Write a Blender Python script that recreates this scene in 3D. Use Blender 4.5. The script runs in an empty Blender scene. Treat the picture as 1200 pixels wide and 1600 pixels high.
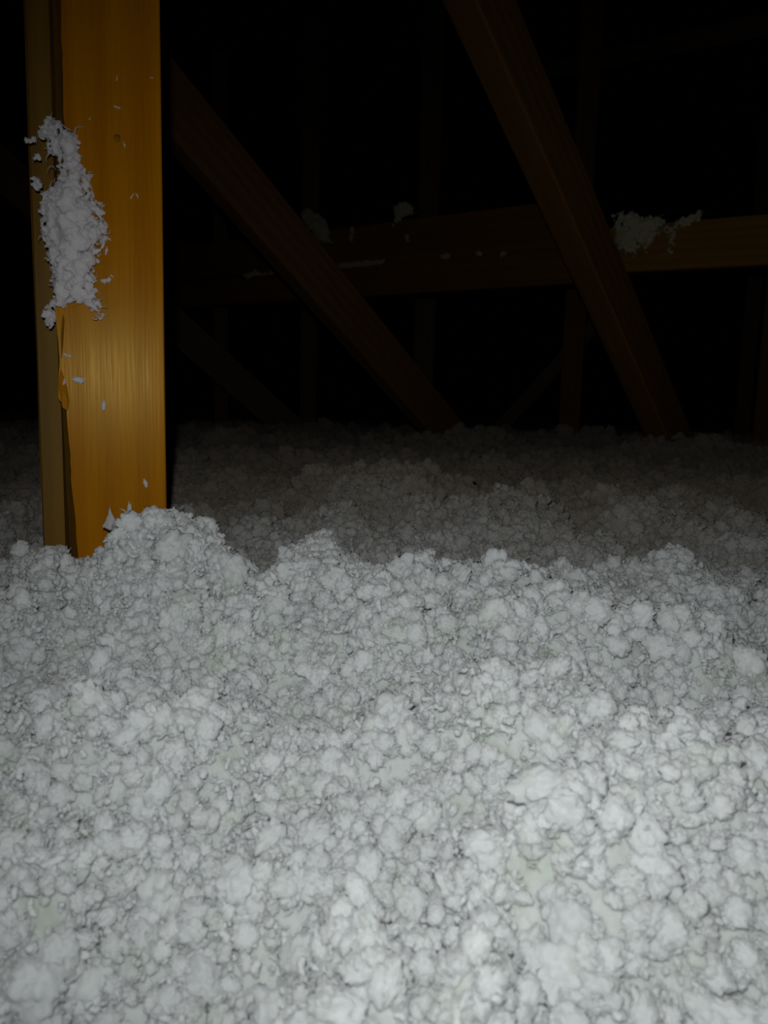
import bpy, bmesh, math, random
import numpy as np
from mathutils import Matrix, Vector, Euler, Quaternion

random.seed(7)
RNG = np.random.default_rng(11)
SC = bpy.context.scene
COL = SC.collection
rad = math.radians

# ------------------------------------------------------------------ camera
CAM_H = 0.50                       # lens height above the attic's plasterboard floor
F_PX = 1200.0
cam_data = bpy.data.cameras.new('camera')
cam = bpy.data.objects.new('camera', cam_data); COL.objects.link(cam)
cam_rot = Matrix.Rotation(rad(90 - 7.6), 4, 'X') @ Matrix.Rotation(rad(1.4), 4, 'Z')
cam.matrix_world = Matrix.Translation((0, 0, CAM_H)) @ cam_rot
cam_data.sensor_fit = 'VERTICAL'
cam_data.sensor_height = 36.0
cam_data.lens = 36.0 * F_PX / 1600.0
cam_data.clip_start = 0.02
cam_data.clip_end = 60
cam_data.dof.use_dof = True
cam_data.dof.focus_distance = 0.78
cam_data.dof.aperture_fstop = 9.5
SC.camera = cam

# ------------------------------------------------------------------ world, flash lamp, exposure
world = bpy.data.worlds.new('world'); SC.world = world
world.use_nodes = True
bg = world.node_tree.nodes['Background']
bg.inputs[0].default_value = (1.0, 0.85, 0.65, 1)
bg.inputs[1].default_value = 0.0006

flash_d = bpy.data.lights.new('phone_flash', 'SPOT')
flash_d.energy = 8.1
flash_d.color = (0.97, 1.0, 0.985)
flash_d.spot_size = rad(118)
flash_d.spot_blend = 1.0
flash_d.shadow_soft_size = 0.006
flash = bpy.data.objects.new('phone_flash', flash_d); COL.objects.link(flash)
flash.location = (-0.018, 0.0, CAM_H + 0.055)
FLASH_AIM = Vector((0.18, 1.0, -0.29))
flash.rotation_mode = 'QUATERNION'
flash.rotation_quaternion = FLASH_AIM.to_track_quat('-Z', 'Y')

SC.view_settings.view_transform = 'Standard'
SC.view_settings.look = 'None'
SC.view_settings.gamma = 1.0
SC.view_settings.use_curve_mapping = False
SC.view_settings.exposure = 0.0
SC.render.engine = 'CYCLES'
SC.cycles.max_bounces = 6
SC.cycles.diffuse_bounces = 4
SC.cycles.glossy_bounces = 2

# ------------------------------------------------------------------ helpers
RM = cam_rot.to_3x3()
CP = Vector((0, 0, CAM_H))

def at(px, py, Y):
    """world point on the sight line of photo pixel (px, py) at distance Y along the attic"""
    d = RM @ Vector(((px - 600) / F_PX, -(py - 800) / F_PX, -1.0))
    return CP + d * (Y / d.y)

def tag(o, label=None, cat=None, group=None, kind=None):
    if label: o['label'] = label
    if cat: o['category'] = cat
    if group: o['group'] = group
    if kind: o['kind'] = kind
    return o

def empty(name, loc, rot=None):
    o = bpy.data.objects.new(name, None); COL.objects.link(o)
    o.empty_display_size = 0.05
    o.location = loc
    if rot is not None:
        o.rotation_mode = 'QUATERNION'; o.rotation_quaternion = rot
    return o

def mesh_obj(name, verts, faces, mats, parent=None, smooth=False, fmat=None):
    me = bpy.data.meshes.new(name)
    me.from_pydata([tuple(v) for v in verts], [], [tuple(f) for f in faces])
    for m in (mats if isinstance(mats, (list, tuple)) else [mats]):
        me.materials.append(m)
    if fmat is not None:
        me.polygons.foreach_set('material_index', fmat)
    if smooth:
        me.polygons.foreach_set('use_smooth', [True] * len(me.polygons))
    me.update()
    o = bpy.data.objects.new(name, me); COL.objects.link(o)
    if parent: o.parent = parent
    return o

def tri_mesh(name, V, F, mat, smooth=True):
    """fast mesh from numpy arrays, F is (n,3) or (n,4)"""
    me = bpy.data.meshes.new(name)
    k = F.shape[1]
    me.vertices.add(len(V)); me.vertices.foreach_set('co', np.asarray(V, np.float32).ravel())
    me.loops.add(F.size); me.loops.foreach_set('vertex_index', F.astype(np.int32).ravel())
    me.polygons.add(len(F)); me.polygons.foreach_set('loop_start', np.arange(0, F.size, k, dtype=np.int32))
    me.update(calc_edges=True)
    me.polygons.foreach_set('use_smooth', np.full(len(F), smooth))
    if mat: me.materials.append(mat)
    return me

# numpy value noise ------------------------------------------------
def _h(ix, iy, iz, seed):
    n = (ix.astype(np.int64) * 374761393 + iy.astype(np.int64) * 668265263 + iz.astype(np.int64) * 2147483647 + seed * 974634777) & 0xFFFFFFFF
    n = ((n ^ (n >> 13)) * 1274126177) & 0xFFFFFFFF
    n = ((n ^ (n >> 16)) * 2246822519) & 0xFFFFFFFF
    n = n ^ (n >> 15)
    return n.astype(np.float64) / 4294967295.0

def vnoise(p, scale, seed=0):
    q = p / scale
    i = np.floor(q).astype(np.int64); f = q - i; u = f * f * f * (f * (f * 6 - 15) + 10)
    if p.shape[1] == 2:
        z = np.zeros(len(p), np.int64)
        c = [_h(i[:, 0] + a, i[:, 1] + b, z, seed) for a in (0, 1) for b in (0, 1)]
        x0 = c[0] + (c[2] - c[0]) * u[:, 0]; x1 = c[1] + (c[3] - c[1]) * u[:, 0]
        return (x0 + (x1 - x0) * u[:, 1]) * 2 - 1
    c = {(a, b, d): _h(i[:, 0] + a, i[:, 1] + b, i[:, 2] + d, seed) for a in (0, 1) for b in (0, 1) for d in (0, 1)}
    def mixx(b, d): return c[0, b, d] + (c[1, b, d] - c[0, b, d]) * u[:, 0]
    y0 = mixx(0, 0) + (mixx(1, 0) - mixx(0, 0)) * u[:, 1]
    y1 = mixx(0, 1) + (mixx(1, 1) - mixx(0, 1)) * u[:, 1]
    return (y0 + (y1 - y0) * u[:, 2]) * 2 - 1

def pillows(p, cell, seed):
    """rounded billows: one dome per jittered cell, 0..1"""
    q = p / cell; i = np.floor(q).astype(np.int64)
    z = np.zeros(len(p), np.int64)
    best = np.zeros(len(p))
    for a in (-1, 0, 1):
        for b in (-1, 0, 1):
            cx = i[:, 0] + a; cy = i[:, 1] + b
            jx = cx + _h(cx, cy, z, seed); jy = cy + _h(cx, cy, z, seed + 1)
            r = 0.45 + 0.6 * _h(cx, cy, z, seed + 2)
            st = 0.7 + 0.6 * _h(cx, cy, z, seed + 3)
            d2 = (((q[:, 0] - jx) * st) ** 2 + ((q[:, 1] - jy) / st) ** 2) / (r * r)
            best = np.maximum(best, np.sqrt(np.maximum(0, 1 - d2)) * r)
    return best

# ------------------------------------------------------------------ materials
def new_mat(name):
    m = bpy.data.materials.new(name); m.use_nodes = True
    nt = m.node_tree
    return m, nt, nt.nodes['Principled BSDF'], nt.nodes.new, nt.links.new

def wood_mat(name, dark, light, rough=0.5, spec=0.4, knots=True, tint=(1, 0.85, 0.6)):
    m, nt, b, N, L = new_mat(name)
    b.inputs['Specular Tint'].default_value = (*tint, 1)
    tc = N('ShaderNodeTexCoord')
    mp = N('ShaderNodeMapping'); mp.inputs['Scale'].default_value = (1, 1, 0.035)
    L(tc.outputs['Object'], mp.inputs[0])
    warp = N('ShaderNodeTexNoise'); warp.inputs['Scale'].default_value = 6; warp.inputs['Detail'].default_value = 2
    L(mp.outputs[0], warp.inputs['Vector'])
    addv = N('ShaderNodeVectorMath'); addv.operation = 'MULTIPLY_ADD'
    addv.inputs[1].default_value = (0.03, 0.03, 0.0)
    L(warp.outputs['Color'], addv.inputs[0]); L(mp.outputs[0], addv.inputs[2])
    g1 = N('ShaderNodeTexWave'); g1.bands_direction = 'X'; g1.inputs['Scale'].default_value = 9
    g1.inputs['Distortion'].default_value = 9.0; g1.inputs['Detail'].default_value = 3; g1.inputs['Detail Scale'].default_value = 1.4
    L(addv.outputs[0], g1.inputs['Vector'])
    g2 = N('ShaderNodeTexNoise'); g2.inputs['Scale'].default_value = 420; g2.inputs['Detail'].default_value = 4
    mp2 = N('ShaderNodeMapping'); mp2.inputs['Scale'].default_value = (1, 1, 0.03)
    L(tc.outputs['Object'], mp2.inputs[0]); L(mp2.outputs[0], g2.inputs['Vector'])
    g3 = N('ShaderNodeTexNoise'); g3.inputs['Scale'].default_value = 9; g3.inputs['Detail'].default_value = 3
    mp3 = N('ShaderNodeMapping'); mp3.inputs['Scale'].default_value = (1, 1, 0.3)
    L(tc.outputs['Object'], mp3.inputs[0]); L(mp3.outputs[0], g3.inputs['Vector'])
    m1 = N('ShaderNodeMath'); m1.operation = 'MULTIPLY_ADD'; m1.inputs[1].default_value = 0.22
    L(g1.outputs['Fac'], m1.inputs[0])
    m2 = N('ShaderNodeMath'); m2.operation = 'MULTIPLY'; m2.inputs[1].default_value = 0.45
    L(g2.outputs['Fac'], m2.inputs[0]); L(m2.outputs[0], m1.inputs[2])
    m3 = N('ShaderNodeMath'); m3.operation = 'MULTIPLY_ADD'; m3.inputs[1].default_value = 0.5
    L(g3.outputs['Fac'], m3.inputs[0]); L(m1.outputs[0], m3.inputs[2])
    cr = N('ShaderNodeValToRGB')
    cr.color_ramp.elements[0].position = 0.3; cr.color_ramp.elements[0].color = (*dark, 1)
    cr.color_ramp.elements[1].position = 0.85; cr.color_ramp.elements[1].color = (*light, 1)
    L(m3.outputs[0], cr.inputs[0])
    last = cr.outputs[0]
    if knots:
        vo = N('ShaderNodeTexVoronoi'); vo.inputs['Scale'].default_value = 7.0
        mpv = N('ShaderNodeMapping'); mpv.inputs['Scale'].default_value = (1, 1, 0.8)
        L(tc.outputs['Object'], mpv.inputs[0]); L(mpv.outputs[0], vo.inputs['Vector'])
        rp = N('ShaderNodeMapRange'); rp.inputs[1].default_value = 0.02; rp.inputs[2].default_value = 0.045
        rp.inputs[3].default_value = 0.75; rp.inputs[4].default_value = 0.0
        L(vo.outputs['Distance'], rp.inputs[0])
        mx = N('ShaderNodeMix'); mx.data_type = 'RGBA'
        L(rp.outputs[0], mx.inputs[0]); L(last, mx.inputs[6])
        mx.inputs[7].default_value = (dark[0] * 0.3, dark[1] * 0.25, dark[2] * 0.3, 1)
        last = mx.outputs[2]
    L(last, b.inputs['Base Color'])
    rr = N('ShaderNodeMapRange'); rr.inputs[3].default_value = rough - 0.08; rr.inputs[4].default_value = rough + 0.12
    L(g2.outputs['Fac'], rr.inputs[0]); L(rr.outputs[0], b.inputs['Roughness'])
    b.inputs['Specular IOR Level'].default_value = spec
    bp = N('ShaderNodeBump'); bp.inputs['Strength'].default_value = 0.35; bp.inputs['Distance'].default_value = 0.0006
    L(m1.outputs[0], bp.inputs['Height']); L(bp.outputs[0], b.inputs['Normal'])
    return m

M_POST = wood_mat('pine_amber', (0.31, 0.100, 0.0006), (0.46, 0.172, 0.0012), rough=0.27, spec=0.17, knots=False, tint=(1.0, 0.72, 0.22))
M_REAR = wood_mat('pine_olive', (0.11, 0.052, 0.003), (0.21, 0.108, 0.006), rough=0.55, spec=0.3, knots=False)
M_TRUSS = wood_mat('pine_rust', (0.150, 0.070, 0.015), (0.25, 0.118, 0.025), rough=0.6, spec=0.2)
M_TRUSS2 = wood_mat('pine_brown', (0.135, 0.066, 0.026), (0.22, 0.108, 0.042), rough=0.7, spec=0.15)
M_BEAM = wood_mat('pine_ochre', (0.26, 0.135, 0.022), (0.40, 0.205, 0.035), rough=0.6, spec=0.2)
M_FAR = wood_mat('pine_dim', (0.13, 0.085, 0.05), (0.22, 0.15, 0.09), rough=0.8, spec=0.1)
M_BARK = wood_mat('wane_bark', (0.06, 0.028, 0.006), (0.30, 0.14, 0.012), rough=0.75, spec=0.2, knots=False)

def wool_mat(name, hi, lo, gap, dust_falloff=0.9, grain=(480, 0.0012)):
    m, nt, b, N, L = new_mat(name)
    ge = N('ShaderNodeNewGeometry')
    oi = N('ShaderNodeObjectInfo')
    n1 = N('ShaderNodeTexNoise'); n1.inputs['Scale'].default_value = 14; n1.inputs['Detail'].default_value = 4
    L(ge.outputs['Position'], n1.inputs['Vector'])
    mx = N('ShaderNodeMix'); mx.data_type = 'RGBA'
    mx.inputs[6].default_value = (*lo, 1); mx.inputs[7].default_value = (*hi, 1)
    ad = N('ShaderNodeMath'); ad.operation = 'MULTIPLY_ADD'; ad.inputs[1].default_value = 0.5
    L(oi.outputs['Random'], ad.inputs[0])
    s1 = N('ShaderNodeMath'); s1.operation = 'MULTIPLY'; s1.inputs[1].default_value = 0.8
    L(n1.outputs['Fac'], s1.inputs[0]); L(s1.outputs[0], ad.inputs[2])
    L(ad.outputs[0], mx.inputs[0])
    # faint greenish patches of the binder-dyed wool
    n2 = N('ShaderNodeTexNoise'); n2.inputs['Scale'].default_value = 34; n2.inputs['Detail'].default_value = 5
    L(ge.outputs['Position'], n2.inputs['Vector'])
    r2 = N('ShaderNodeMapRange'); r2.inputs[1].default_value = 0.55; r2.inputs[2].default_value = 0.72; r2.inputs[4].default_value = 0.55
    L(n2.outputs['Fac'], r2.inputs[0])
    m2 = N('ShaderNodeMix'); m2.data_type = 'RGBA'
    L(r2.outputs[0], m2.inputs[0]); L(mx.outputs[2], m2.inputs[6]); m2.inputs[7].default_value = (*gap, 1)
    # past the near heap flash falloff is painted in as a darker, dusty brown
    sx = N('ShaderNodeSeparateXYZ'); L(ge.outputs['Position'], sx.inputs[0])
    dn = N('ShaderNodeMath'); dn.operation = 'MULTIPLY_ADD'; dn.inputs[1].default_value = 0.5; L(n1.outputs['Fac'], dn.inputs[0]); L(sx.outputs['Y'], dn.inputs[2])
    dr = N('ShaderNodeMapRange'); dr.inputs[1].default_value = 0.98; dr.inputs[2].default_value = 1.5; dr.inputs[4].default_value = dust_falloff
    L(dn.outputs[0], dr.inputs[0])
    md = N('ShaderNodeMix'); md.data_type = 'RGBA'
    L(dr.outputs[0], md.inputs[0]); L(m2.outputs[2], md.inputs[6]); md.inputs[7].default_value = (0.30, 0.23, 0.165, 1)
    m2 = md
    L(m2.outputs[2], b.inputs['Base Color'])
    b.inputs['Roughness'].default_value = 0.95
    b.inputs['Diffuse Roughness'].default_value = 1.0
    b.inputs['Sheen Weight'].default_value = 0.25; b.inputs['Sheen Roughness'].default_value = 0.6
    b.inputs['Subsurface Weight'].default_value = 0.8; b.inputs['Subsurface Radius'].default_value = (1, 1, 1); b.inputs['Subsurface Scale'].default_value = 0.006
    b.inputs['Specular IOR Level'].default_value = 0.08
    n3 = N('ShaderNodeTexNoise'); n3.inputs['Scale'].default_value = grain[0]; n3.inputs['Detail'].default_value = 3
    L(ge.outputs['Position'], n3.inputs['Vector'])
    bp = N('ShaderNodeBump'); bp.inputs['Strength'].default_value = 0.7; bp.inputs['Distance'].default_value = grain[1]
    L(n3.outputs['Fac'], bp.inputs['Height']); L(bp.outputs[0], b.inputs['Normal'])
    tr = N('ShaderNodeBsdfTranslucent'); L(m2.outputs[2], tr.inputs['Color'])
    ms = N('ShaderNodeMixShader'); ms.inputs[0].default_value = 0.22
    out = nt.nodes['Material Output']
    L(b.outputs[0], ms.inputs[1]); L(tr.outputs[0], ms.inputs[2]); L(ms.outputs[0], out.inputs['Surface'])
    return m

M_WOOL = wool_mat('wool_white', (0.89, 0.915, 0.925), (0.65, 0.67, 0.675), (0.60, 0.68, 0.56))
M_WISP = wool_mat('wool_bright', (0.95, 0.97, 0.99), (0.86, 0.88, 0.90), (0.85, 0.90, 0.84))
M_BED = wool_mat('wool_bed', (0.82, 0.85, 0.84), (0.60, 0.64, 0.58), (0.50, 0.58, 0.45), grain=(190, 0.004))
M_CLING = wool_mat('wool_clinging', (0.93, 0.90, 0.93), (0.84, 0.80, 0.84), (0.82, 0.80, 0.82), 0.0)
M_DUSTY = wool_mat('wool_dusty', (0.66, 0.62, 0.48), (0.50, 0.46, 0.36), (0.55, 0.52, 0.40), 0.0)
M_CREAM = wool_mat('wool_cream', (0.88, 0.82, 0.58), (0.74, 0.68, 0.46), (0.75, 0.72, 0.5), 0.0)

def flat_mat(name, c1, c2, scale):
    m, nt, b, N, L = new_mat(name)
    n = N('ShaderNodeTexNoise'); n.inputs['Scale'].default_value = scale; n.inputs['Detail'].default_value = 6
    cr = N('ShaderNodeValToRGB'); cr.color_ramp.elements[0].color = (*c1, 1); cr.color_ramp.elements[1].color = (*c2, 1)
    L(n.outputs['Fac'], cr.inputs[0]); L(cr.outputs[0], b.inputs['Base Color'])
    b.inputs['Roughness'].default_value = 0.9; b.inputs['Specular IOR Level'].default_value = 0.1
    return m
M_ROOF = flat_mat('roof_felt', (0.010, 0.010, 0.009), (0.020, 0.019, 0.016), 3)
M_GYPS = flat_mat('plasterboard_back', (0.30, 0.29, 0.27), (0.42, 0.40, 0.36), 8)

# ------------------------------------------------------------------ the shell of the attic
def quad_slab(name, pts, th, mat, up):
    up = Vector(up); P = [Vector(p) for p in pts]
    V = P + [p + up * th for p in P]
    F = [(0, 1, 2, 3), (7, 6, 5, 4)] + [(i, i + 4, (i + 1) % 4 + 4, (i + 1) % 4) for i in range(4)]
    o = mesh_obj(name, V, F, mat); tag(o, kind='structure'); return o

quad_slab('floor', [(-6, -3, 0), (6, -3, 0), (6, 10, 0), (-6, 10, 0)], -0.02, M_GYPS, (0, 0, 1))
quad_slab('ceiling_left', [(-6, -3, 0.0), (-6, 10, 0.0), (0.6, 10, 3.6), (0.6, -3, 3.6)], 0.03, M_ROOF, (0, 0, 1))
quad_slab('ceiling_right', [(7.2, -3, 0.0), (7.2, 10, 0.0), (0.6, 10, 3.6), (0.6, -3, 3.6)], 0.03, M_ROOF, (0, 0, 1))
def gable(name, y, th):
    V = [(-6, y, 0), (7.2, y, 0), (0.6, y, 3.6), (-6, y + th, 0), (7.2, y + th, 0), (0.6, y + th, 3.6)]
    o = mesh_obj(name, V, [(0, 1, 2), (5, 4, 3), (0, 3, 4, 1), (1, 4, 5, 2), (2, 5, 3, 0)], M_ROOF); tag(o, kind='structure')
gable('wall_back', 10, 0.05)
gable('wall_front', -3.05, 0.05)

# ------------------------------------------------------------------ blown wool: the surface
# mean level below the lens against distance
PROF_Y = np.array([-3.0, 0.0, 0.15, 0.30, 0.42, 0.52, 0.62, 0.72, 0.80, 0.90, 1.02, 1.30, 1.80, 2.4, 3.2, 5.0, 10.0])
PROF_Z = np.array([-0.37, -0.37, -0.345, -0.300, -0.250, -0.214, -0.190, -0.182, -0.198, -0.215, -0.200, -0.178, -0.168, -0.158, -0.155, -0.155, -0.155])
def pk(px, py, Y):
    p = at(px, py, Y); return (p.x, p.y, p.z - CAM_H)
# (pixel of the crest, distance, radius across, radius along)
def _g(p, c, rx, ry): return np.exp(-(((p[:, 0] - c[0]) / rx) ** 2 + ((p[:, 1] - c[1]) / ry) ** 2))
MOUNDS = [  # crest pixel x, crest pixel y, distance, rx, ry
    (245, 842, 0.70, 0.050, 0.075), (325, 858, 0.70, 0.032, 0.05), (75, 905, 0.70, 0.045, 0.07),
    (478, 866, 0.76, 0.034, 0.045), (545, 915, 0.74, 0.035, 0.05), (620, 985, 0.61, 0.04, 0.04),
    (830, 975, 0.64, 0.06, 0.045), (1000, 940, 0.78, 0.07, 0.04), (735, 950, 0.78, 0.025, 0.03), (1130, 968, 0.74, 0.05, 0.04),
    (1000, 1190, 0.42, 0.06, 0.045), (1160, 1200, 0.42, 0.07, 0.05), (890, 1270, 0.39, 0.04, 0.03), (400, 1330, 0.38, 0.04, 0.03), (90, 1290, 0.40, 0.05, 0.03),
    (600, 750, 1.30, 0.13, 0.14), (770, 800, 1.10, 0.12, 0.12), (1040, 800, 1.20, 0.15, 0.10),
    (1062, 700, 2.62, 0.14, 0.10), (745, 675, 2.9, 0.20, 0.14), (920, 678, 3.2, 0.2, 0.14), (330, 755, 1.5, 0.22, 0.14),
    (20, 725, 1.8, 0.25, 0.15), (1180, 765, 1.6, 0.16, 0.12), (900, 745, 1.8, 0.2, 0.14), (450, 690, 3.0, 0.3, 0.2), (660, 690, 2.7, 0.2, 0.1), (1050, 700, 2.5, 0.2, 0.1),
    (650, 1120, 0.50, 0.07, 0.04), (850, 1110, 0.50, 0.03, 0.03), (250, 1150, 0.47, 0.06, 0.04), (560, 1400, 0.35, 0.03, 0.03), (760, 1500, 0.31, 0.03, 0.03),
]
DIPS = [(400, 900, 0.80, 0.045, 0.09, 0.030), (660, 900, 0.88, 0.10, 0.06, 0.02), (1100, 1165, 0.53, 0.09, 0.04, 0.040), (960, 1165, 0.54, 0.05, 0.03, 0.02),
        (600, 980, 0.72, 0.020, 0.05, 0.022), (290, 1390, 0.36, 0.04, 0.025, 0.014), (430, 1180, 0.46, 0.05, 0.03, 0.014),
        (1120, 980, 0.66, 0.09, 0.06, 0.022), (30, 1080, 0.55, 0.05, 0.06, 0.014), (720, 1020, 0.60, 0.02, 0.04, 0.012)]

def base_level(p):
    y = p[:, 1] + 0.05 * vnoise(p, 0.35, 5)
    return np.interp(y, PROF_Y, PROF_Z)
_MC = [pk(a, b, c) for a, b, c, _, _ in MOUNDS]
_base_at = base_level(np.array([[c[0], c[1]] for c in _MC]))
def level(p):
    z = base_level(p)
    z = z + 0.14 * p[:, 0] * np.clip((0.62 - p[:, 1]) / 0.25, 0, 1) - 0.05 * np.abs(p[:, 0]) * np.clip(1 - abs(p[:, 1] - 0.66) / 0.15, 0, 1)
    for c, (_, _, _, rx, ry), b0 in zip(_MC, MOUNDS, _base_at):
        # each mound lifts the surface to its crest; max() keeps neighbours from adding up
        g = _g(p, c, rx, ry)
        z = np.where(g > 0.01, np.maximum(z, z + (c[2] - 0.004 - z) * g) if c[2] > b0 else z, z)
    for a, b, Y, rx, ry, d in DIPS:
        z = z - d * _g(p, pk(a, b, Y), rx, ry)
    return z

def surface(p):
    r = np.hypot(p[:, 0], p[:, 1])
    z = level(p)
    w = p + 0.012 * np.stack([vnoise(p, 0.03, 41), vnoise(p, 0.03, 42)], 1)
    z = z + 0.020 * vnoise(p, 0.13, 1) + 0.015 * vnoise(p, 0.06, 2)
    w2 = w + 0.006 * np.stack([vnoise(p, 0.012, 43), vnoise(p, 0.012, 44)], 1)
    z = z + 0.030 * (np.abs(vnoise(w, 0.060, 10)) ** 0.8) + 0.013 * (np.abs(vnoise(w2, 0.026, 11)) ** 0.8) + 0.006 * np.abs(vnoise(w2, 0.011, 12)) + 0.003 * np.abs(vnoise(w2, 0.0055, 13)) - 0.014
    z = z + 0.006 * pillows(w2, 0.018, 20) + 0.003 * pillows(w2, 0.008, 30)
    z = z + 0.02 * vnoise(p, 0.4, 3) * np.clip(r - 1.0, 0, 1)
    return z + CAM_H

APEX = np.array([0.0, -0.45])
def build_bed():
    k = 0.0042
    n_r = int(math.log(10.2 / 0.30) / k); ang = np.arange(rad(-62), rad(62), 0.0050)
    rr = 0.30 * np.exp(np.arange(n_r + 1) * k)
    R, A = np.meshgrid(rr, ang, indexing='ij')
    P = np.stack([APEX[0] + (R * np.sin(A)).ravel(), APEX[1] + (R * np.cos(A)).ravel()], 1)
    P[:, 0] = np.clip(P[:, 0], -5.4, 6.4); P[:, 1] = np.minimum(P[:, 1], 9.95)
    Z = surface(P)
    # keep the wool below the roof slopes
    lim = np.minimum((P[:, 0] + 6) * 3.6 / 6.6, (7.2 - P[:, 0]) * 3.6 / 6.6) - 0.02
    Z = np.minimum(Z, lim)
    V = np.column_stack([P, Z - 0.0022])
    m, n = R.shape
    i, j = np.meshgrid(np.arange(m - 1), np.arange(n - 1), indexing='ij')
    a = (i * n + j).ravel()
    F = np.stack([a, a + 1, a + n + 1, a + n], 1)[:, ::-1]
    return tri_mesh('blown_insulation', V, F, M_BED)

bed = bpy.data.objects.new('blown_insulation', build_bed()); COL.objects.link(bed)
tag(bed, 'white fluffy loose-fill insulation covering the whole attic floor in mounds', 'insulation', kind='stuff')

# ------------------------------------------------------------------ wool tufts: source shapes (unit size about 1)
def ico(sub):
    bm = bmesh.new(); bmesh.ops.create_icosphere(bm, subdivisions=sub, radius=1.0)
    V = np.array([v.co[:] for v in bm.verts]); F = np.array([[v.index for v in f.verts] for f in bm.faces]); bm.free()
    return V, F
ICO3, ICO2 = ico(3), ico(2)

def tube(path, rads, seg=6):
    path = np.asarray(path, float); n = len(path)
    T = np.gradient(path, axis=0); T /= np.linalg.norm(T, axis=1)[:, None] + 1e-9
    ref = np.array([0.3, 0.5, 0.8]); ref /= np.linalg.norm(ref)
    U = np.cross(T, ref); U /= np.linalg.norm(U, axis=1)[:, None] + 1e-9
    W = np.cross(T, U)
    a = np.linspace(0, 2 * np.pi, seg, endpoint=False)
    V = (path[:, None, :] + (U[:, None, :] * np.cos(a)[None, :, None] + W[:, None, :] * np.sin(a)[None, :, None]) * np.asarray(rads)[:, None, None]).reshape(-1, 3)
    F = []
    for i in range(n - 1):
        for j in range(seg):
            p, q = i * seg + j, i * seg + (j + 1) % seg
            F += [(p, q, q + seg), (p, q + seg, p + seg)]
    V = np.vstack([V, path[0], path[-1]])
    for j in range(seg):
        F.append((n * seg, (j + 1) % seg, j)); F.append((n * seg + 1, (n - 1) * seg + j, (n - 1) * seg + (j + 1) % seg))
    return V, np.array(F)

def join(parts):
    Vs, Fs, o = [], [], 0
    for V, F in parts:
        Vs.append(V); Fs.append(F + o); o += len(V)
    return np.vstack(Vs), np.vstack(Fs)

def curl(rng, length, radius, n=9, bend=2.2):
    d = rng.normal(size=3); d /= np.linalg.norm(d)
    ax = rng.normal(size=3); ax /= np.linalg.norm(ax)
    p = np.zeros(3); pts = [p.copy()]
    for i in range(n - 1):
        q = Quaternion(Vector(ax), bend / n * (0.5 + rng.random()))
        d = np.array(q @ Vector(d)); p = p + d * length / n; pts.append(p.copy())
    t = np.linspace(0, 1, n)
    rr = radius * (0.35 + np.sin(np.pi * np.clip(t * 0.85 + 0.12, 0, 1)) ** 0.7) * (1 + 0.2 * rng.normal(size=n))
    return np.array(pts), np.maximum(rr, radius * 0.15)

def nugget(rng, sub=ICO3):
    V, F = sub; V = V.copy()
    s = rng.integers(1000)
    n = 1 + 0.34 * vnoise(V + 7, 0.75, s) + 0.20 * vnoise(V + 3, 0.34, s + 1) + 0.08 * vnoise(V, 0.16, s + 2)
    V = V * n[:, None] * np.array([1.0, rng.uniform(0.6, 1.0), rng.uniform(0.4, 0.75)]) * 0.55
    return V, F

ICO4 = ico(4)
def floret(rng):
    V, F = ICO4; V = V.copy(); s = int(rng.integers(1000))
    W = V * np.array([1.7, 1.0, 1.0]) + 0.20 * np.stack([vnoise(V + 9, 0.4, s + 5), vnoise(V + 9, 0.4, s + 6), vnoise(V + 9, 0.4, s + 7)], 1)
    n = 0.72 + 0.50 * np.abs(vnoise(W + 7, 0.9, s)) ** 0.8 + 0.34 * np.abs(vnoise(W + 3, 0.42, s + 1)) ** 0.8 + 0.22 * np.abs(vnoise(W + 1, 0.2, s + 2)) + 0.13 * vnoise(W, 0.09, s + 3)
    return V * n[:, None] * np.array([1.0, rng.uniform(0.65, 1.0), rng.uniform(0.5, 0.8)]) * 0.58, F

def lump(rng):
    """a few fused knobs"""
    parts = []
    for _ in range(rng.integers(3, 6)):
        V, F = nugget(rng, ICO2)
        parts.append((V * rng.uniform(0.45, 0.85) + rng.normal(size=3) * 0.28, F))
    return join(parts)

def worm(rng):
    c, r = curl(rng, rng.uniform(1.2, 2.0), rng.uniform(0.16, 0.26), n=12, bend=rng.uniform(1.5, 4.0))
    V, F = tube(c - c.mean(0), r, 8)
    return V + (vnoise(V + 4, 0.2, rng.integers(99)) * 0.05)[:, None], F

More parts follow.
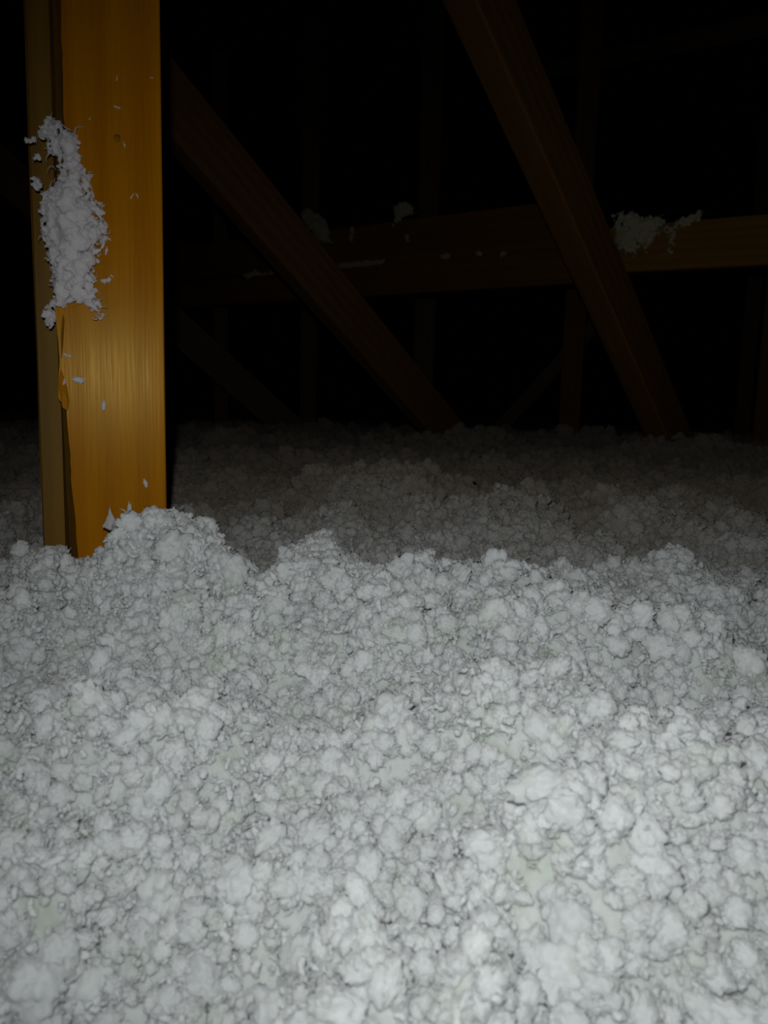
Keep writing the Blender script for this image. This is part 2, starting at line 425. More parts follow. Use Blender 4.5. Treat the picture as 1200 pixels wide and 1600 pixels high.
def flake(rng):
    """thin curled sheet of felted fibre"""
    nu, nv = 10, 8
    u, v = np.meshgrid(np.linspace(-1, 1, nu), np.linspace(-1, 1, nv), indexing='ij')
    rim = np.sqrt(np.clip(1.15 - 0.35 * (u ** 2) * (v ** 2) * 2, 0.3, 2))
    x = u * 0.65 * rim; y = v * 0.4 * rim; k = rng.uniform(0.6, 1.6)
    z = k * 0.35 * (x * x * 1.4 + y * y * rng.uniform(-1, 2))
    top = np.stack([x, y, z], -1).reshape(-1, 3)
    top += np.stack([vnoise(top + 5, 0.3, rng.integers(99)), vnoise(top + 5, 0.3, rng.integers(99)), vnoise(top + 5, 0.35, rng.integers(99))], 1) * 0.10
    i, j = np.meshgrid(np.arange(nu - 1), np.arange(nv - 1), indexing='ij'); a = (i * nv + j).ravel()
    F1 = np.vstack([np.stack([a, a + nv, a + nv + 1], 1), np.stack([a, a + nv + 1, a + 1], 1)])
    edge = np.maximum(abs(u), abs(v)).ravel()
    bot = top - np.array([0, 0, 1.0]) * (0.10 * (1.05 - edge ** 2))[:, None]
    n = len(top)
    F2 = F1[:, ::-1] + n
    b = [(k_, 0) for k_ in range(nu)] + [(nu - 1, k_) for k_ in range(1, nv)] + [(k_, nv - 1) for k_ in range(nu - 2, -1, -1)] + [(0, k_) for k_ in range(nv - 2, 0, -1)]
    ids = [p * nv + q for p, q in b]
    F3 = []
    for s, e in zip(ids, ids[1:] + ids[:1]): F3 += [(s, s + n, e + n), (s, e + n, e)]
    return np.vstack([top, bot]), np.vstack([F1, F2, np.array(F3)])

def wisps(rng, k=4, r=0.022, length=(0.7, 1.5)):
    parts = []
    for _ in range(k):
        c, rr = curl(rng, rng.uniform(*length), r * rng.uniform(0.7, 1.6), n=9, bend=rng.uniform(1, 5))
        parts.append(tube(c + rng.normal(size=3) * 0.12, rr, 4))
    return join(parts)

def tuft_shape(rng, kind):
    if kind == 'nugget': s = [nugget(rng), wisps(rng, 2)]
    elif kind == 'floret': s = [floret(rng), wisps(rng, 7, 0.016, (0.4, 0.9))]
    elif kind == 'lump': s = [lump(rng), wisps(rng, 3)]
    elif kind == 'worm': s = [worm(rng), wisps(rng, 1)]
    elif kind == 'flake': s = [flake(rng), wisps(rng, 2)]
    else: s = [wisps(rng, 7, 0.03)]
    return join(s)

SRC_RNG = np.random.default_rng(3)
KINDS = ['nugget', 'nugget', 'nugget', 'lump', 'lump', 'lump', 'worm', 'worm', 'worm', 'flake', 'flake', 'wisp', 'wisp', 'lump', 'floret', 'floret', 'floret', 'floret', 'floret', 'floret']
SHAPES = [tuft_shape(SRC_RNG, k) for k in KINDS]

# scatter over the bed
def scatter():
    pts, scl = [], []
    def ring(r0, r1, dens, s_mm, seed):
        rng = np.random.default_rng(seed)
        th = rad(46) if r0 > 0.6 else rad(62)
        n = int(dens * th * (r1 * r1 - r0 * r0))
        r = np.sqrt(rng.random(n) * (r1 * r1 - r0 * r0) + r0 * r0); a = rng.uniform(-th, th, n)
        p = np.stack([r * np.sin(a), r * np.cos(a)], 1)
        s = s_mm * 0.001 * np.exp(np.clip(rng.normal(0, 0.33, n), -0.9, 0.55))
        pts.append(p); scl.append(s)
    ring(0.12, 0.35, 46000, 4.2, 1)
    ring(0.35, 0.62, 48000, 4.4, 2)
    ring(0.62, 1.05, 52000, 4.8, 3)
    ring(1.05, 1.70, 9000, 8, 13)
    nb = sum(map(len, scl))
    ring(0.12, 0.35, 15000, 9.5, 14)
    ring(0.35, 0.62, 16000, 9.5, 24)
    ring(0.62, 0.95, 19000, 9.5, 15)
    ring(0.12, 0.40, 2500, 16, 34)
    ring(0.40, 0.95, 1300, 15, 35)
    ring(0.95, 1.50, 10000, 12, 4)
    ring(1.50, 2.60, 3600, 18, 5)
    ring(2.60, 4.50, 800, 32, 6)
    P = np.vstack(pts); S = np.concatenate(scl)
    BIG = np.arange(len(P)) >= nb
    Z = surface(P)
    e = 0.004
    nx = -(surface(P + [e, 0]) - Z) / e; ny = -(surface(P + [0, e]) - Z) / e
    Nn = np.stack([nx, ny, np.ones(len(P))], 1); Nn /= np.linalg.norm(Nn, axis=1)[:, None]
    rng = np.random.default_rng(9)
    off = (rng.random(len(P)) ** 1.2) * 0.34 * S - np.where(BIG, 0.16, -0.22) * S
    off = off + np.where(rng.random(len(P)) < 0.07, 0.45, 0.0) * np.minimum(S, 0.012)
    P3 = np.column_stack([P, Z]) + Nn * off[:, None]
    # nothing may grow through the lumber that stands in the wool: handled by sparse tufts only
    E = rng.uniform(0, 2 * np.pi, (len(P), 3))
    idx = np.where(BIG, rng.integers(14, 20, len(P)), rng.choice(14, len(P), p=WEIGHT))
    return P3, S, E, idx
WEIGHT = np.array([2, 2, 2, 2, 2, 2, 4, 4, 4, 2.2, 2.2, 1.5, 1.5, 2]); WEIGHT /= WEIGHT.sum()
P3, S, E, IDX = scatter()
print('tufts', len(P3))

def scatter_group():
    """geometry nodes on the bed mesh: keep the bed, add one instance per loose tuft point"""
    ng = bpy.data.node_groups.new('tuft_scatter', 'GeometryNodeTree')
    ng.interface.new_socket('Geometry', in_out='INPUT', socket_type='NodeSocketGeometry')
    ng.interface.new_socket('Geometry', in_out='OUTPUT', socket_type='NodeSocketGeometry')
    N, L = ng.nodes.new, ng.links.new
    gi, go = N('NodeGroupInput'), N('NodeGroupOutput')
    sep = N('GeometryNodeSeparateGeometry'); sep.domain = 'POINT'
    fl = N('GeometryNodeInputNamedAttribute'); fl.data_type = 'BOOLEAN'; fl.inputs['Name'].default_value = 'is_tuft'
    L(gi.outputs[0], sep.inputs[0]); L(fl.outputs[0], sep.inputs['Selection'])
    jn = N('GeometryNodeJoinGeometry')
    rot = N('GeometryNodeInputNamedAttribute'); rot.data_type = 'FLOAT_VECTOR'; rot.inputs['Name'].default_value = 'tuft_rot'
    e2r = N('FunctionNodeEulerToRotation'); L(rot.outputs[0], e2r.inputs[0])
    sc = N('GeometryNodeInputNamedAttribute'); sc.data_type = 'FLOAT'; sc.inputs['Name'].default_value = 'tuft_scale'
    ix = N('GeometryNodeInputNamedAttribute'); ix.data_type = 'INT'; ix.inputs['Name'].default_value = 'tuft_kind'
    for k, (V, F) in enumerate(SHAPES):
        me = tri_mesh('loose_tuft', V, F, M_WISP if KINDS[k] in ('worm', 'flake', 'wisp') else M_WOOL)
        so = bpy.data.objects.new('loose_tuft', me)          # never linked: only a source shape
        info = N('GeometryNodeObjectInfo'); info.inputs['Object'].default_value = so
        cmp_ = N('FunctionNodeCompare'); cmp_.data_type = 'INT'; cmp_.operation = 'EQUAL'
        L(ix.outputs[0], cmp_.inputs[2]); cmp_.inputs[3].default_value = k
        iop = N('GeometryNodeInstanceOnPoints')
        L(sep.outputs['Selection'], iop.inputs['Points']); L(cmp_.outputs[0], iop.inputs['Selection'])
        L(info.outputs['Geometry'], iop.inputs['Instance'])
        L(e2r.outputs[0], iop.inputs['Rotation']); L(sc.outputs[0], iop.inputs['Scale'])
        L(iop.outputs[0], jn.inputs[0])
    L(sep.outputs['Inverted'], jn.inputs[0])
    L(jn.outputs[0], go.inputs[0])
    return ng

def add_tufts():
    me = bed.data; n0 = len(me.vertices); n1 = len(P3)
    me.vertices.add(n1)
    co = np.empty((n0 + n1) * 3, np.float32); me.vertices.foreach_get('co', co)
    co = co.reshape(-1, 3); co[n0:] = P3; me.vertices.foreach_set('co', co.ravel())
    def attr(name, typ, key, vals, dim):
        a = me.attributes.new(name, typ, 'POINT')
        full = np.zeros((n0 + n1, dim), vals.dtype); full[n0:] = vals.reshape(-1, dim)
        a.data.foreach_set(key, full.ravel())
    attr('is_tuft', 'BOOLEAN', 'value', np.ones(n1, bool), 1)
    attr('tuft_rot', 'FLOAT_VECTOR', 'vector', E.astype(np.float32), 3)
    attr('tuft_scale', 'FLOAT', 'value', S.astype(np.float32), 1)
    attr('tuft_kind', 'INT', 'value', IDX.astype(np.int32), 1)
    me.update()
    md = bed.modifiers.new('tufts', 'NODES'); md.node_group = scatter_group()
add_tufts()

# ------------------------------------------------------------------ lumber
def lumber(name, p0, p1, w, t, mat, face, label=None, cat=None, group=None, seg=24, warp=0.0015, seed=0, parent=None):
    """sawn board from p0 to p1, w wide and t thick; `face` = direction its wide side looks to"""
    p0, p1 = Vector(p0), Vector(p1)
    z = (p1 - p0).normalized(); f = Vector(face); f = (f - z * f.dot(z)).normalized()
    x = z.cross(f).normalized() * -1                      # local x across, local -y = looks along face
    y = -f
    x = y.cross(z).normalized()
    L_ = (p1 - p0).length
    c = min(w, t) * 0.06
    prof = [(-w/2 + c, -t/2), (w/2 - c, -t/2), (w/2, -t/2 + c), (w/2, t/2 - c), (w/2 - c, t/2), (-w/2 + c, t/2), (-w/2, t/2 - c), (-w/2, -t/2 + c)]
    rng = np.random.default_rng(seed + 100)
    V, F = [], []
    ph = rng.uniform(0, 6, 4)
    for i in range(seg + 1):
        s = i / seg * L_
        ox = warp * math.sin(s * 2.1 + ph[0]); oy = warp * math.sin(s * 1.7 + ph[1])
        for (a, b) in prof:
            V.append((a + ox + rng.normal() * 0.0003, b + oy + rng.normal() * 0.0003, s))
    k = len(prof)
    for i in range(seg):
        for j in range(k):
            q = (j + 1) % k
            F.append((i*k + j, i*k + q, (i+1)*k + q, (i+1)*k + j))
    F.append(tuple(reversed(range(k)))); F.append(tuple(seg*k + j for j in range(k)))
    o = mesh_obj(name, V, F, mat, parent)
    M = Matrix((x, y, z)).transposed().to_4x4(); M.translation = p0
    o.matrix_world = M
    tag(o, label, cat, group)
    return o

# ---- near post: front board with a waney edge, a second board nailed behind it
PC = at(186, 640, 0.79); POST_YAW = math.atan2(-PC.x - 0.004, PC.y)
post = empty('timber_post', (PC.x, PC.y, 0.02)); post.rotation_euler = (0, 0, POST_YAW)
tag(post, 'bright amber wooden post at left, two boards with a rough waney edge', 'post')
BW, BT = 0.089, 0.038
def wane(z):
    """width of the missing corner at height z above the floor"""
    t = z - CAM_H
    w = np.interp(t, [-0.2, -0.145, -0.04, -0.003, 0.002, 0.05, 0.09, 0.105, 0.15, 0.25, 0.45], [0.005, 0.003, -0.003, -0.0045, -0.0105, -0.0095, -0.0105, -0.009, 0.0, 0.0012, 0.002])
    q = lambda sc, k: float(vnoise(np.array([[z, 0.3 * k]]), sc, k)[0])
    return w + 0.0009 * q(0.03, 1) + 0.0006 * q(0.009, 2)
def build_front_board():
    V, F, fm = [], [], []
    z0, z1, n = -0.02, 2.2, 740
    for i in range(n + 1):
        z = z0 + (z1 - z0) * i / n; w = wane(z + 0.02)
        e = 0.0012
        prof = [(-BW/2 + w, -BT/2, 0), (-BW/2 + w + 0.004, -BT/2, 0), (BW/2 - e, -BT/2, 0), (BW/2, -BT/2 + e, 0), (BW/2, BT/2, 0),
                (-BW/2 - 0.011, BT/2, 0), (-BW/2 - 0.0112, BT/2 - 0.004, 0), (-BW/2 - 0.0115 + (w + 0.0115) * 0.4, -BT/2 + 0.004 + (w + 0.0115) * 0.9, 0)]
        for a, b, _ in prof: V.append((a, b, z))
    k = 8
    for i in range(n):
        for j in range(k):
            q = (j + 1) % k
            F.append((i*k + j, i*k + q, (i+1)*k + q, (i+1)*k + j)); fm.append(1 if j in (5, 6, 7) else 0)
    F += [tuple(reversed(range(k))), tuple(n*k + j for j in range(k))]; fm += [0, 0]
    return mesh_obj('front_board', V, F, [M_POST, M_BARK], post, fmat=fm)
front_board = build_front_board()
rear = lumber('rear_board', (0, 0, 0), (0, 0, 2.2), BW, BT, M_REAR, (0, -1, 0), seed=3, warp=0.0004, parent=post)
rear.matrix_world = Matrix.Identity(4); rear.parent = post; rear.location = (-0.0335, BT + 0.001, -0.02)
tag(rear, 'duller olive-brown board set back behind the amber one')
# splintered ledge left on the waney edge
def ragged_slab(name, outline, th, mat, parent, y0, seed):
    rng = np.random.default_rng(seed); n = len(outline)
    V = [(a, y0, b) for a, b in outline] + [(a + 0.002, y0 + th, b) for a, b in outline]
    cx = sum(a for a, _ in outline) / n; cz = sum(b for _, b in outline) / n
    V += [(cx, y0 - 0.001, cz)]
    F = [(i, (i + 1) % n, 2 * n) for i in range(n)] + [(i, i + n, (i + 1) % n + n, (i + 1) % n) for i in range(n)] + [tuple(range(2*n - 1, n - 1, -1))]
    return mesh_obj(name, V, F, mat, parent)
def plocal(px, py):
    """post-local x,z of a pixel on the front face plane"""
    Mi = Matrix.Translation(post.location) @ Matrix.Rotation(POST_YAW, 4, 'Z'); Mi = Mi.inverted()
    c = Mi @ CP; d = Mi.to_3x3() @ (at(px, py, 1.0) - CP)
    t = (-BT/2 - c.y) / d.y; q = c + d * t
    return q.x, q.z
spl = [plocal(*p) for p in [(92, 588), (95, 578), (99, 590), (104, 606), (107, 628), (105, 641), (98, 637), (94, 622), (91, 605)]]
ragged_slab('splinter', spl, 0.003, M_POST, post, -BT/2 - 0.0009, 4)
for pts in ([(96, 505), (98, 492), (100, 500), (98, 540), (96, 560), (95, 530)],):
    ragged_slab('splinter', [plocal(*p) for p in pts], 0.002, M_BARK, post, -BT/2 - 0.0005, 5)
kx, kz = plocal(183, 216)
def knot(x, z, r):
    V = [(x, -BT/2 - 0.0009, z)]; n = 14
    for i in range(n):
        a = i / n * 2 * math.pi; V.append((x + r * math.cos(a) * (1 + 0.15 * math.sin(3 * a)), -BT/2 - 0.0004, z + 1.3 * r * math.sin(a)))
    V += [(x + (vx - x) * 1.05, -BT/2 + 0.003, z + (vz - z) * 1.05) for vx, _, vz in V[1:]]
    F = [(0, 1 + i, 1 + (i + 1) % n) for i in range(n)] + [(1 + i, 1 + n + i, 1 + n + (i + 1) % n, 1 + (i + 1) % n) for i in range(n)]
    return mesh_obj('knot', V, F, M_BARK, post, smooth=True)
knot(kx, kz, 0.0028)

# ---- diagonal web members
CAMDIR = lambda p: (CP - Vector(p))
def through(a, ya, b, yb, ext0=0.0, ext1=0.0):
    p, q = at(a[0], a[1], ya), at(b[0], b[1], yb); d = (q - p).normalized()
    return p - d * ext0, q + d * ext1
# A: big brace whose corner edge looks at the lens
p0, p1 = through((1050, 690), 2.66, (748, 0), 1.84, 0.25, 0.6)
mid = (p0 + p1) / 2
lumber('diagonal_brace', p0, p1, 0.120, 0.090, M_TRUSS, CAMDIR(mid).normalized() + Vector((1.3, 0, 0.5)).normalized() * 0.85,
       'large rust-brown diagonal brace crossing the top right, lit edge along it', 'brace', seed=1)
p0, p1 = through((693, 672), 2.95, (253, 147), 1.90, 0.3, 1.1)
mid = (p0 + p1) / 2
lumber('diagonal_brace', p0, p1, 0.134, 0.067, M_TRUSS2, CAMDIR(mid).normalized() + Vector((0.30, 0, 0.34)),
       'brown diagonal brace rising from mid floor to just right of the amber post', 'brace', seed=2)
p0, p1 = through((448, 664), 4.1, (10, 272), 3.1, 0.4, 0.9)
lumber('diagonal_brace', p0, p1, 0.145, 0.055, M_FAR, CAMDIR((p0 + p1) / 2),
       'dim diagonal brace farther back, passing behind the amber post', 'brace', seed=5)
p0, p1 = through((782, 668), 4.9, (885, 555), 4.6, 0.2, 0.5)
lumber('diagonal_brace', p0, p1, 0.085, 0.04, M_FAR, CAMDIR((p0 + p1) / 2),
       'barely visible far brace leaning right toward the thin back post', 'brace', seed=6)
# ---- horizontal beams
def hbeam(a, ya, b, yb, w, t, mat, label, seed, e0=0.0, e1=0.0, tilt=0.0):
    p0, p1 = through(a, ya, b, yb, e0, e1)
    n = Vector((-(p1 - p0).y, (p1 - p0).x, 0)).normalized()
    if n.dot(CAMDIR(p0)) < 0: n = -n
    return lumber('horizontal_beam', p0, p1, w, t, mat, n + Vector((0, 0, tilt)), label, 'beam', seed=seed)
HB = 0.50
def yb(px, py):   # distance at which the sight line of a beam's lower edge reaches HB above the lens
    return HB / ((at(px, py, 1.0).z - CAM_H))
# near right board, centre line pixels
hbeam((905, 397), yb(905, 437) * 0.97, (1200, 377), yb(1200, 414) * 0.97, 0.155, 0.05, M_BEAM, 'orange-brown horizontal beam at right holding a cream wool tuft', 7, 0, 0.9)
hbeam((262, 463), yb(262, 488), (900, 417), yb(900, 437), 0.129, 0.05, M_TRUSS, 'lower of two stacked brown beams crossing behind the diagonals', 8, 0.7, 0.0)
hbeam((262, 416), yb(262, 488) * 1.02, (890, 352), yb(890, 437) * 1.02, 0.179, 0.05, M_TRUSS, 'upper of two stacked brown beams crossing behind the diagonals', 9, 0.7, 0.0)
p0, p1 = through((905, 100), 4.6, (1200, 38), 3.6, 0.3, 1.0)
lumber('horizontal_beam', p0, p1, 0.09, 0.04, M_FAR, CAMDIR(p0), 'faint far beam high in the upper right darkness', 'beam', seed=11)
# ---- upright posts in the dark
def vpost(px, py, Y, w, mat, label, seed):
    p = at(px, py, Y)
    top = min((p.x + 6), (7.2 - p.x)) * 3.6 / 6.6 - 0.06
    lumber('timber_post', (p.x, p.y, 0.02), (p.x, p.y, top), w, 0.04, mat, (-p.x, -p.y, 0), label, 'post', seed=seed)
vpost(893, 600, 4.0, 0.105, M_TRUSS2, 'thin reddish upright post behind the large brace', 21)
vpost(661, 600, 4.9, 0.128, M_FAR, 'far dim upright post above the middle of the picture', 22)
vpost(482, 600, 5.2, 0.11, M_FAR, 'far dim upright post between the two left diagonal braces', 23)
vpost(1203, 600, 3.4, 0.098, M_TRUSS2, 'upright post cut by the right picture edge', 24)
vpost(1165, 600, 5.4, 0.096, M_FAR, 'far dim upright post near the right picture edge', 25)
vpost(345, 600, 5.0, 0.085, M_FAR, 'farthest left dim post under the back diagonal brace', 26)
# ------------------------------------------------------------------ wool caught on the lumber
TUFT_N = [0]
def rand_rot(rng):
    q = rng.normal(size=4); q /= np.linalg.norm(q); return np.array(Quaternion(q).to_matrix())

def caught_wool(label, outline_pts, frame, n, size, depth, mat, voxel, seed, group=None, wisp_n=40):
    """tuft filling a pixel outline lying on a board's plane. frame(px,py)->(point on board, outward normal)"""
    rng = np.random.default_rng(seed)
    poly = np.array(outline_pts, float)
    lo, hi = poly.min(0), poly.max(0)
    def inside(q):
        c = False; j = len(poly) - 1
        for i in range(len(poly)):
            if (poly[i, 1] > q[1]) != (poly[j, 1] > q[1]) and q[0] < (poly[j, 0] - poly[i, 0]) * (q[1] - poly[i, 1]) / (poly[j, 1] - poly[i, 1]) + poly[i, 0]: c = not c
            j = i
        return c
    def edge_dist(q):
        a = poly; b = np.roll(poly, -1, 0); d = b - a
        t = np.clip(((q - a) * d).sum(1) / ((d * d).sum(1) + 1e-9), 0, 1)
        return np.min(np.linalg.norm(a + d * t[:, None] - q, axis=1))
    maxd = 1e-6; samples = []
    while len(samples) < n:
        q = lo + rng.random(2) * (hi - lo)
        if inside(q):
            e = edge_dist(q); maxd = max(maxd, e); samples.append((q, e))
    core, hair = [], []
    c0, nrm0 = frame(*poly.mean(0))
    for q, e in samples:
        p, nr = frame(*q)
        f = min(1.0, e / maxd)
        bulge = depth * (0.15 + 0.85 * math.sqrt(f))
        V, F = SHAPES[rng.choice([0, 1, 3, 4, 5, 13, 6, 9, 14, 15, 16] if f > 0.3 else [0, 2, 3, 6, 7, 9])] if rng.random() < 0.9 else SHAPES[6]
        nf = {0}
        s = size * math.exp(rng.normal(0, 0.3)) * (0.32 + 0.8 * f)
        off = np.array(p - c0) + np.array(nr) * (rng.random() * bulge)
        core.append(((V @ rand_rot(rng).T) * s + off, F))
    for _ in range(wisp_n):
        q, e = samples[rng.integers(len(samples))]
        if e > 0.5 * maxd and rng.random() < 0.7: continue
        p, nr = frame(*q)
        V, F = wisps(rng, 1, 0.04, (1.0, 2.2))
        hair.append(((V @ rand_rot(rng).T) * size * 0.8 + np.array(p - c0) + np.array(nr) * rng.random() * depth * 0.6, F))
    V, F = join(core)
    me = tri_mesh('insulation_tuft', V, F, mat)
    o = bpy.data.objects.new('insulation_tuft', me); COL.objects.link(o); o.location = c0
    rm = o.modifiers.new('fuse', 'REMESH'); rm.mode = 'VOXEL'; rm.voxel_size = voxel; rm.use_smooth_shade = True
    tag(o, label, 'insulation', group)
    if hair:
        V, F = join(hair)
        h = bpy.data.objects.new('stray_fibre', tri_mesh('stray_fibre', V, F, mat)); COL.objects.link(h); h.parent = o
        tag(h, kind='stuff')
    return o

def post_frame(px, py):
    Mw = Matrix.Translation(post.location) @ Matrix.Rotation(POST_YAW, 4, 'Z')
    x, z = plocal(px, py)
    nr = Mw.to_3x3() @ Vector((0, -1, 0))
    y = -BT/2 if x > -BW/2 + wane(z) + 0.001 else BT/2 + 0.001     # left of the wane it sits on the set-back board
    if y > 0:
        y = -BT/2 + 0.010
    return Mw @ Vector((x, y, z)), nr
MAIN = [(62, 190), (78, 182), (97, 190), (99, 205), (113, 203), (118, 212), (127, 220), (127, 234), (126, 250), (130, 262), (143, 272), (144, 282), (143, 300), (150, 315), (163, 322), (164, 345), (168, 360),
        (163, 380), (160, 398), (156, 415), (150, 428), (150, 450), (157, 468), (158, 486), (162, 496), (154, 500), (145, 490), (134, 478), (120, 479), (106, 480), (96, 482), (85, 485), (82, 500), (80, 512), (72, 513), (66, 500), (66, 488), (75, 475), (82, 455),
        (80, 430), (76, 410), (74, 392), (68, 378), (64, 360), (62, 345), (62, 325), (64, 302), (75, 292), (88, 285), (90, 262), (93, 245), (85, 240), (70, 236), (72, 215), (56, 208)]
caught_wool('large white wool clump stuck to the amber post', MAIN, post_frame, 900, 0.0105, 0.020, M_CLING, 0.0008, 51, wisp_n=260)
caught_wool('small wisp of wool on the back board left of the large clump', [(50, 272), (58, 275), (63, 285), (61, 297), (54, 295), (51, 285)], post_frame, 12, 0.0055, 0.005, M_CLING, 0.0007, 52, wisp_n=8)
caught_wool('tiny wool tag on the back board under the clump top', [(49, 237), (58, 236), (64, 241), (58, 246), (50, 245)], post_frame, 8, 0.0045, 0.004, M_CLING, 0.0007, 53, wisp_n=5)
caught_wool('pointed wool wisp jutting left of the amber post', [(36, 216), (48, 210), (58, 209), (54, 218), (44, 219)], post_frame, 9, 0.0045, 0.004, M_CLING, 0.0007, 54, wisp_n=8)
caught_wool('stringy curl of wool hanging right of the large clump', [(158, 436), (166, 438), (171, 432), (176, 418), (180, 420), (176, 436), (166, 445), (158, 443)], post_frame, 16, 0.0034, 0.003, M_CLING, 0.0006, 55, wisp_n=10)

def beam_frame(scale_y, nrm):
    def fr(px, py):
        return at(px, py, scale_y(px)), Vector(nrm).normalized()
    return fr
lin = lambda x0, y0, x1, y1: (lambda x: y0 + (y1 - y0) * (x - x0) / (x1 - x0))
yR = lin(905, yb(905, 437) * 0.955, 1200, yb(1200, 414) * 0.955)
yM = lin(262, yb(262, 488) * 0.975, 900, yb(900, 437) * 0.975)
caught_wool('cream wool tuft draped over the right beam beside the large brace',
            [(957, 335), (975, 330), (992, 332), (1000, 340), (1022, 338), (1038, 346), (1042, 356), (1052, 355), (1065, 340), (1078, 336), (1088, 330), (1097, 334), (1096, 345), (1082, 348), (1076, 356), (1062, 356), (1053, 366), (1054, 382), (1050, 398), (1040, 400), (1041, 392), (1047, 385), (1046, 370),
             (1040, 364), (1026, 366), (1018, 378), (1010, 398), (1006, 397), (1008, 380), (1000, 382), (996, 398), (988, 402), (978, 402), (966, 392), (961, 370)],
            beam_frame(yR, (-0.3, -1, 0.1)), 260, 0.026, 0.05, M_CREAM, 0.0022, 61, wisp_n=40)
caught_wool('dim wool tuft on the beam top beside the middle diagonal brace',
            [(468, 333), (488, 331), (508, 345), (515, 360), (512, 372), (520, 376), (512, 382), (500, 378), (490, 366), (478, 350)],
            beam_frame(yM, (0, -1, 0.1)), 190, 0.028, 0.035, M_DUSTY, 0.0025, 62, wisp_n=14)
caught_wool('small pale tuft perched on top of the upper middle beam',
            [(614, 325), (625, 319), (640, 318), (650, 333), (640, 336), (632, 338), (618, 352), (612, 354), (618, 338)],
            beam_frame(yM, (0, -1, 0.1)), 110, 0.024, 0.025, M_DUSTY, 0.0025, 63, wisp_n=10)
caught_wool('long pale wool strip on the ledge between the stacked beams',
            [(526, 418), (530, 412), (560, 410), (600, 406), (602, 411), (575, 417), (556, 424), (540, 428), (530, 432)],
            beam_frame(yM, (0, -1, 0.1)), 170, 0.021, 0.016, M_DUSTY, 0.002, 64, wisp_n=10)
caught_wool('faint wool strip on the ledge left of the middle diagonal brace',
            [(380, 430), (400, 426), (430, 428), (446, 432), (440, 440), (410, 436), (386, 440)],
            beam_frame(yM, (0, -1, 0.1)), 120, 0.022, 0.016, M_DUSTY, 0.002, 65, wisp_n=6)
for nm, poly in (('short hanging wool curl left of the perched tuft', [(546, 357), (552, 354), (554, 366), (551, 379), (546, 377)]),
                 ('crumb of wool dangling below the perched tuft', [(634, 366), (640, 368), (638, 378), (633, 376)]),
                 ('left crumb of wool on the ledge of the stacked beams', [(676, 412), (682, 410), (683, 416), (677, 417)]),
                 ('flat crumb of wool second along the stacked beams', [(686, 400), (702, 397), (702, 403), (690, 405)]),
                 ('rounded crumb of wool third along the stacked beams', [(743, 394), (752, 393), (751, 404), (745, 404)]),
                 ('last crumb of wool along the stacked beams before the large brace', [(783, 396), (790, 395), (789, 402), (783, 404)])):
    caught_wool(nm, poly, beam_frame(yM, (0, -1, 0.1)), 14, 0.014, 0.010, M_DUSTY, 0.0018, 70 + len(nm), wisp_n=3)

# ---- little flecks of wool sticking to the amber board, one mesh each
def fleck(px, py, length_px, ang, fat, label, seed, mat=M_CLING):
    rng = np.random.default_rng(seed)
    c, nr = post_frame(px, py)
    s = length_px * 0.79 / F_PX
    t = np.linspace(-0.5, 0.5, 12)
    bend = rng.uniform(-0.35, 0.35)
    u = t; v = bend * (t * t * 4 - 0.4) * 0.5; w = 0.05 + 0.12 * np.sin((t + 0.5) * np.pi)
    ca, sa = math.cos(rad(ang)), math.sin(rad(ang))
    R = Matrix.Rotation(POST_YAW, 3, 'Z')
    path = [np.array(R @ Vector(((a * ca - b * sa) * s, -d * s * 0.6, (a * sa + b * ca) * s))) for a, b, d in zip(u, v, w)]
    r = s * fat * (0.25 + np.sin((t + 0.5) * np.pi) ** 0.8) * (1 + 0.25 * rng.normal(size=12)); r = np.maximum(r, s * 0.02)
    V, F = tube(path, r, 8)
    V = V + (vnoise(V + 1, s * 0.3, seed) * s * 0.04)[:, None]
    o = bpy.data.objects.new('insulation_fleck', tri_mesh('insulation_fleck', V, F, mat)); COL.objects.link(o)
    o.location = Vector(c) + Vector(nr) * 0.0004
    tag(o, label, 'insulation', 'wool flecks on the amber post')
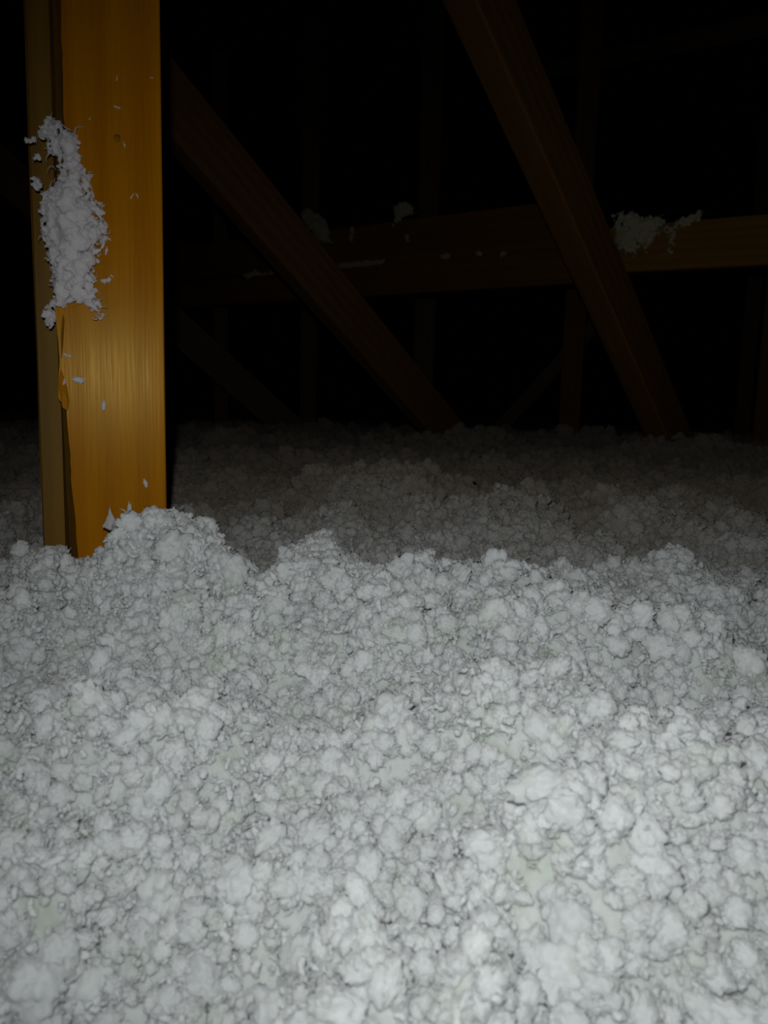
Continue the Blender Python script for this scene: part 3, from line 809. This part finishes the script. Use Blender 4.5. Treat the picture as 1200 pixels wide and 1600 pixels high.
for i, f in enumerate([
    (183, 168, 12, -12, 0.10, 'thin bright wool fleck near the top of the amber board'),
    (182, 123, 9, 80, 0.07, 'hair-thin upright wool fleck highest on the amber board'),
    (237, 122, 6, 0, 0.12, 'pin-size wool fleck by the right edge near the board top'),
    (194, 226, 10, 100, 0.09, 'tiny wool crumb just below the small knot'),
    (206, 307, 10, 60, 0.09, 'left leg of the V-shaped wool fleck at the board middle'),
    (214, 306, 9, 120, 0.09, 'right leg of the V-shaped wool fleck at the board middle'),
    (106, 555, 15, -15, 0.13, 'short grey wool fleck by the splintered edge'),
    (122, 594, 19, -8, 0.22, 'largest grey wool fleck beside the splintered edge'),
    (100, 597, 11, 75, 0.16, 'small grey wool fleck on the splintered edge itself'),
    (162, 634, 15, 88, 0.24, 'oval grey wool fleck alone below the glossy patch'),
    (227, 755, 15, 105, 0.16, 'white wool fleck low on the amber board near its right side'),
    (140, 186, 4, 20, 0.2, 'speck of wool on the board above the large clump'),
    (168, 372, 14, -30, 0.10, 'wool fleck poking right from the large clump'),
    (166, 392, 14, 80, 0.10, 'upright wool curl right of the lower clump')]):
    fleck(*f, seed=200 + i)
# stray wisps rising from the heap against the post
def spike(px, py, py2, label, seed):
    rng = np.random.default_rng(seed)
    a = at(px, py, 0.735); b = at(px + rng.uniform(-4, 4), py2, 0.738)
    parts = []
    for k in range(9):                                   # a pinch of fibres drawn together at the tip
        f = rng.uniform(0.45, 1.0); foot = np.array([rng.normal() * 0.0042, rng.normal() * 0.002, 0])
        t = np.linspace(0, 1, 9); tip = (np.array(b) - np.array(a)) * f
        path = foot[None] * (1 - t[:, None]) ** 1.4 + tip[None] * t[:, None] + np.array([[0.0012 * math.sin(q * 5 + k), 0, 0] for q in t])
        parts.append(tube(path, 0.0024 * (1 - t) ** 0.9 * (1 + 0.3 * rng.normal(size=9)).clip(0.5, 1.5) + 0.00015, 6))
    V, F = join(parts)
    o = bpy.data.objects.new('insulation_wisp', tri_mesh('insulation_wisp', V, F, M_WOOL)); COL.objects.link(o); o.location = a
    rm = o.modifiers.new('fuse', 'REMESH'); rm.mode = 'VOXEL'; rm.voxel_size = 0.0004; rm.use_smooth_shade = True
    tag(o, label, 'insulation')
spike(203, 815, 780, 'tall pointed wool wisp rising from the heap in front of the amber post', 1)
spike(173, 825, 788, 'thin wool wisp left of the tall one on the amber post', 2)
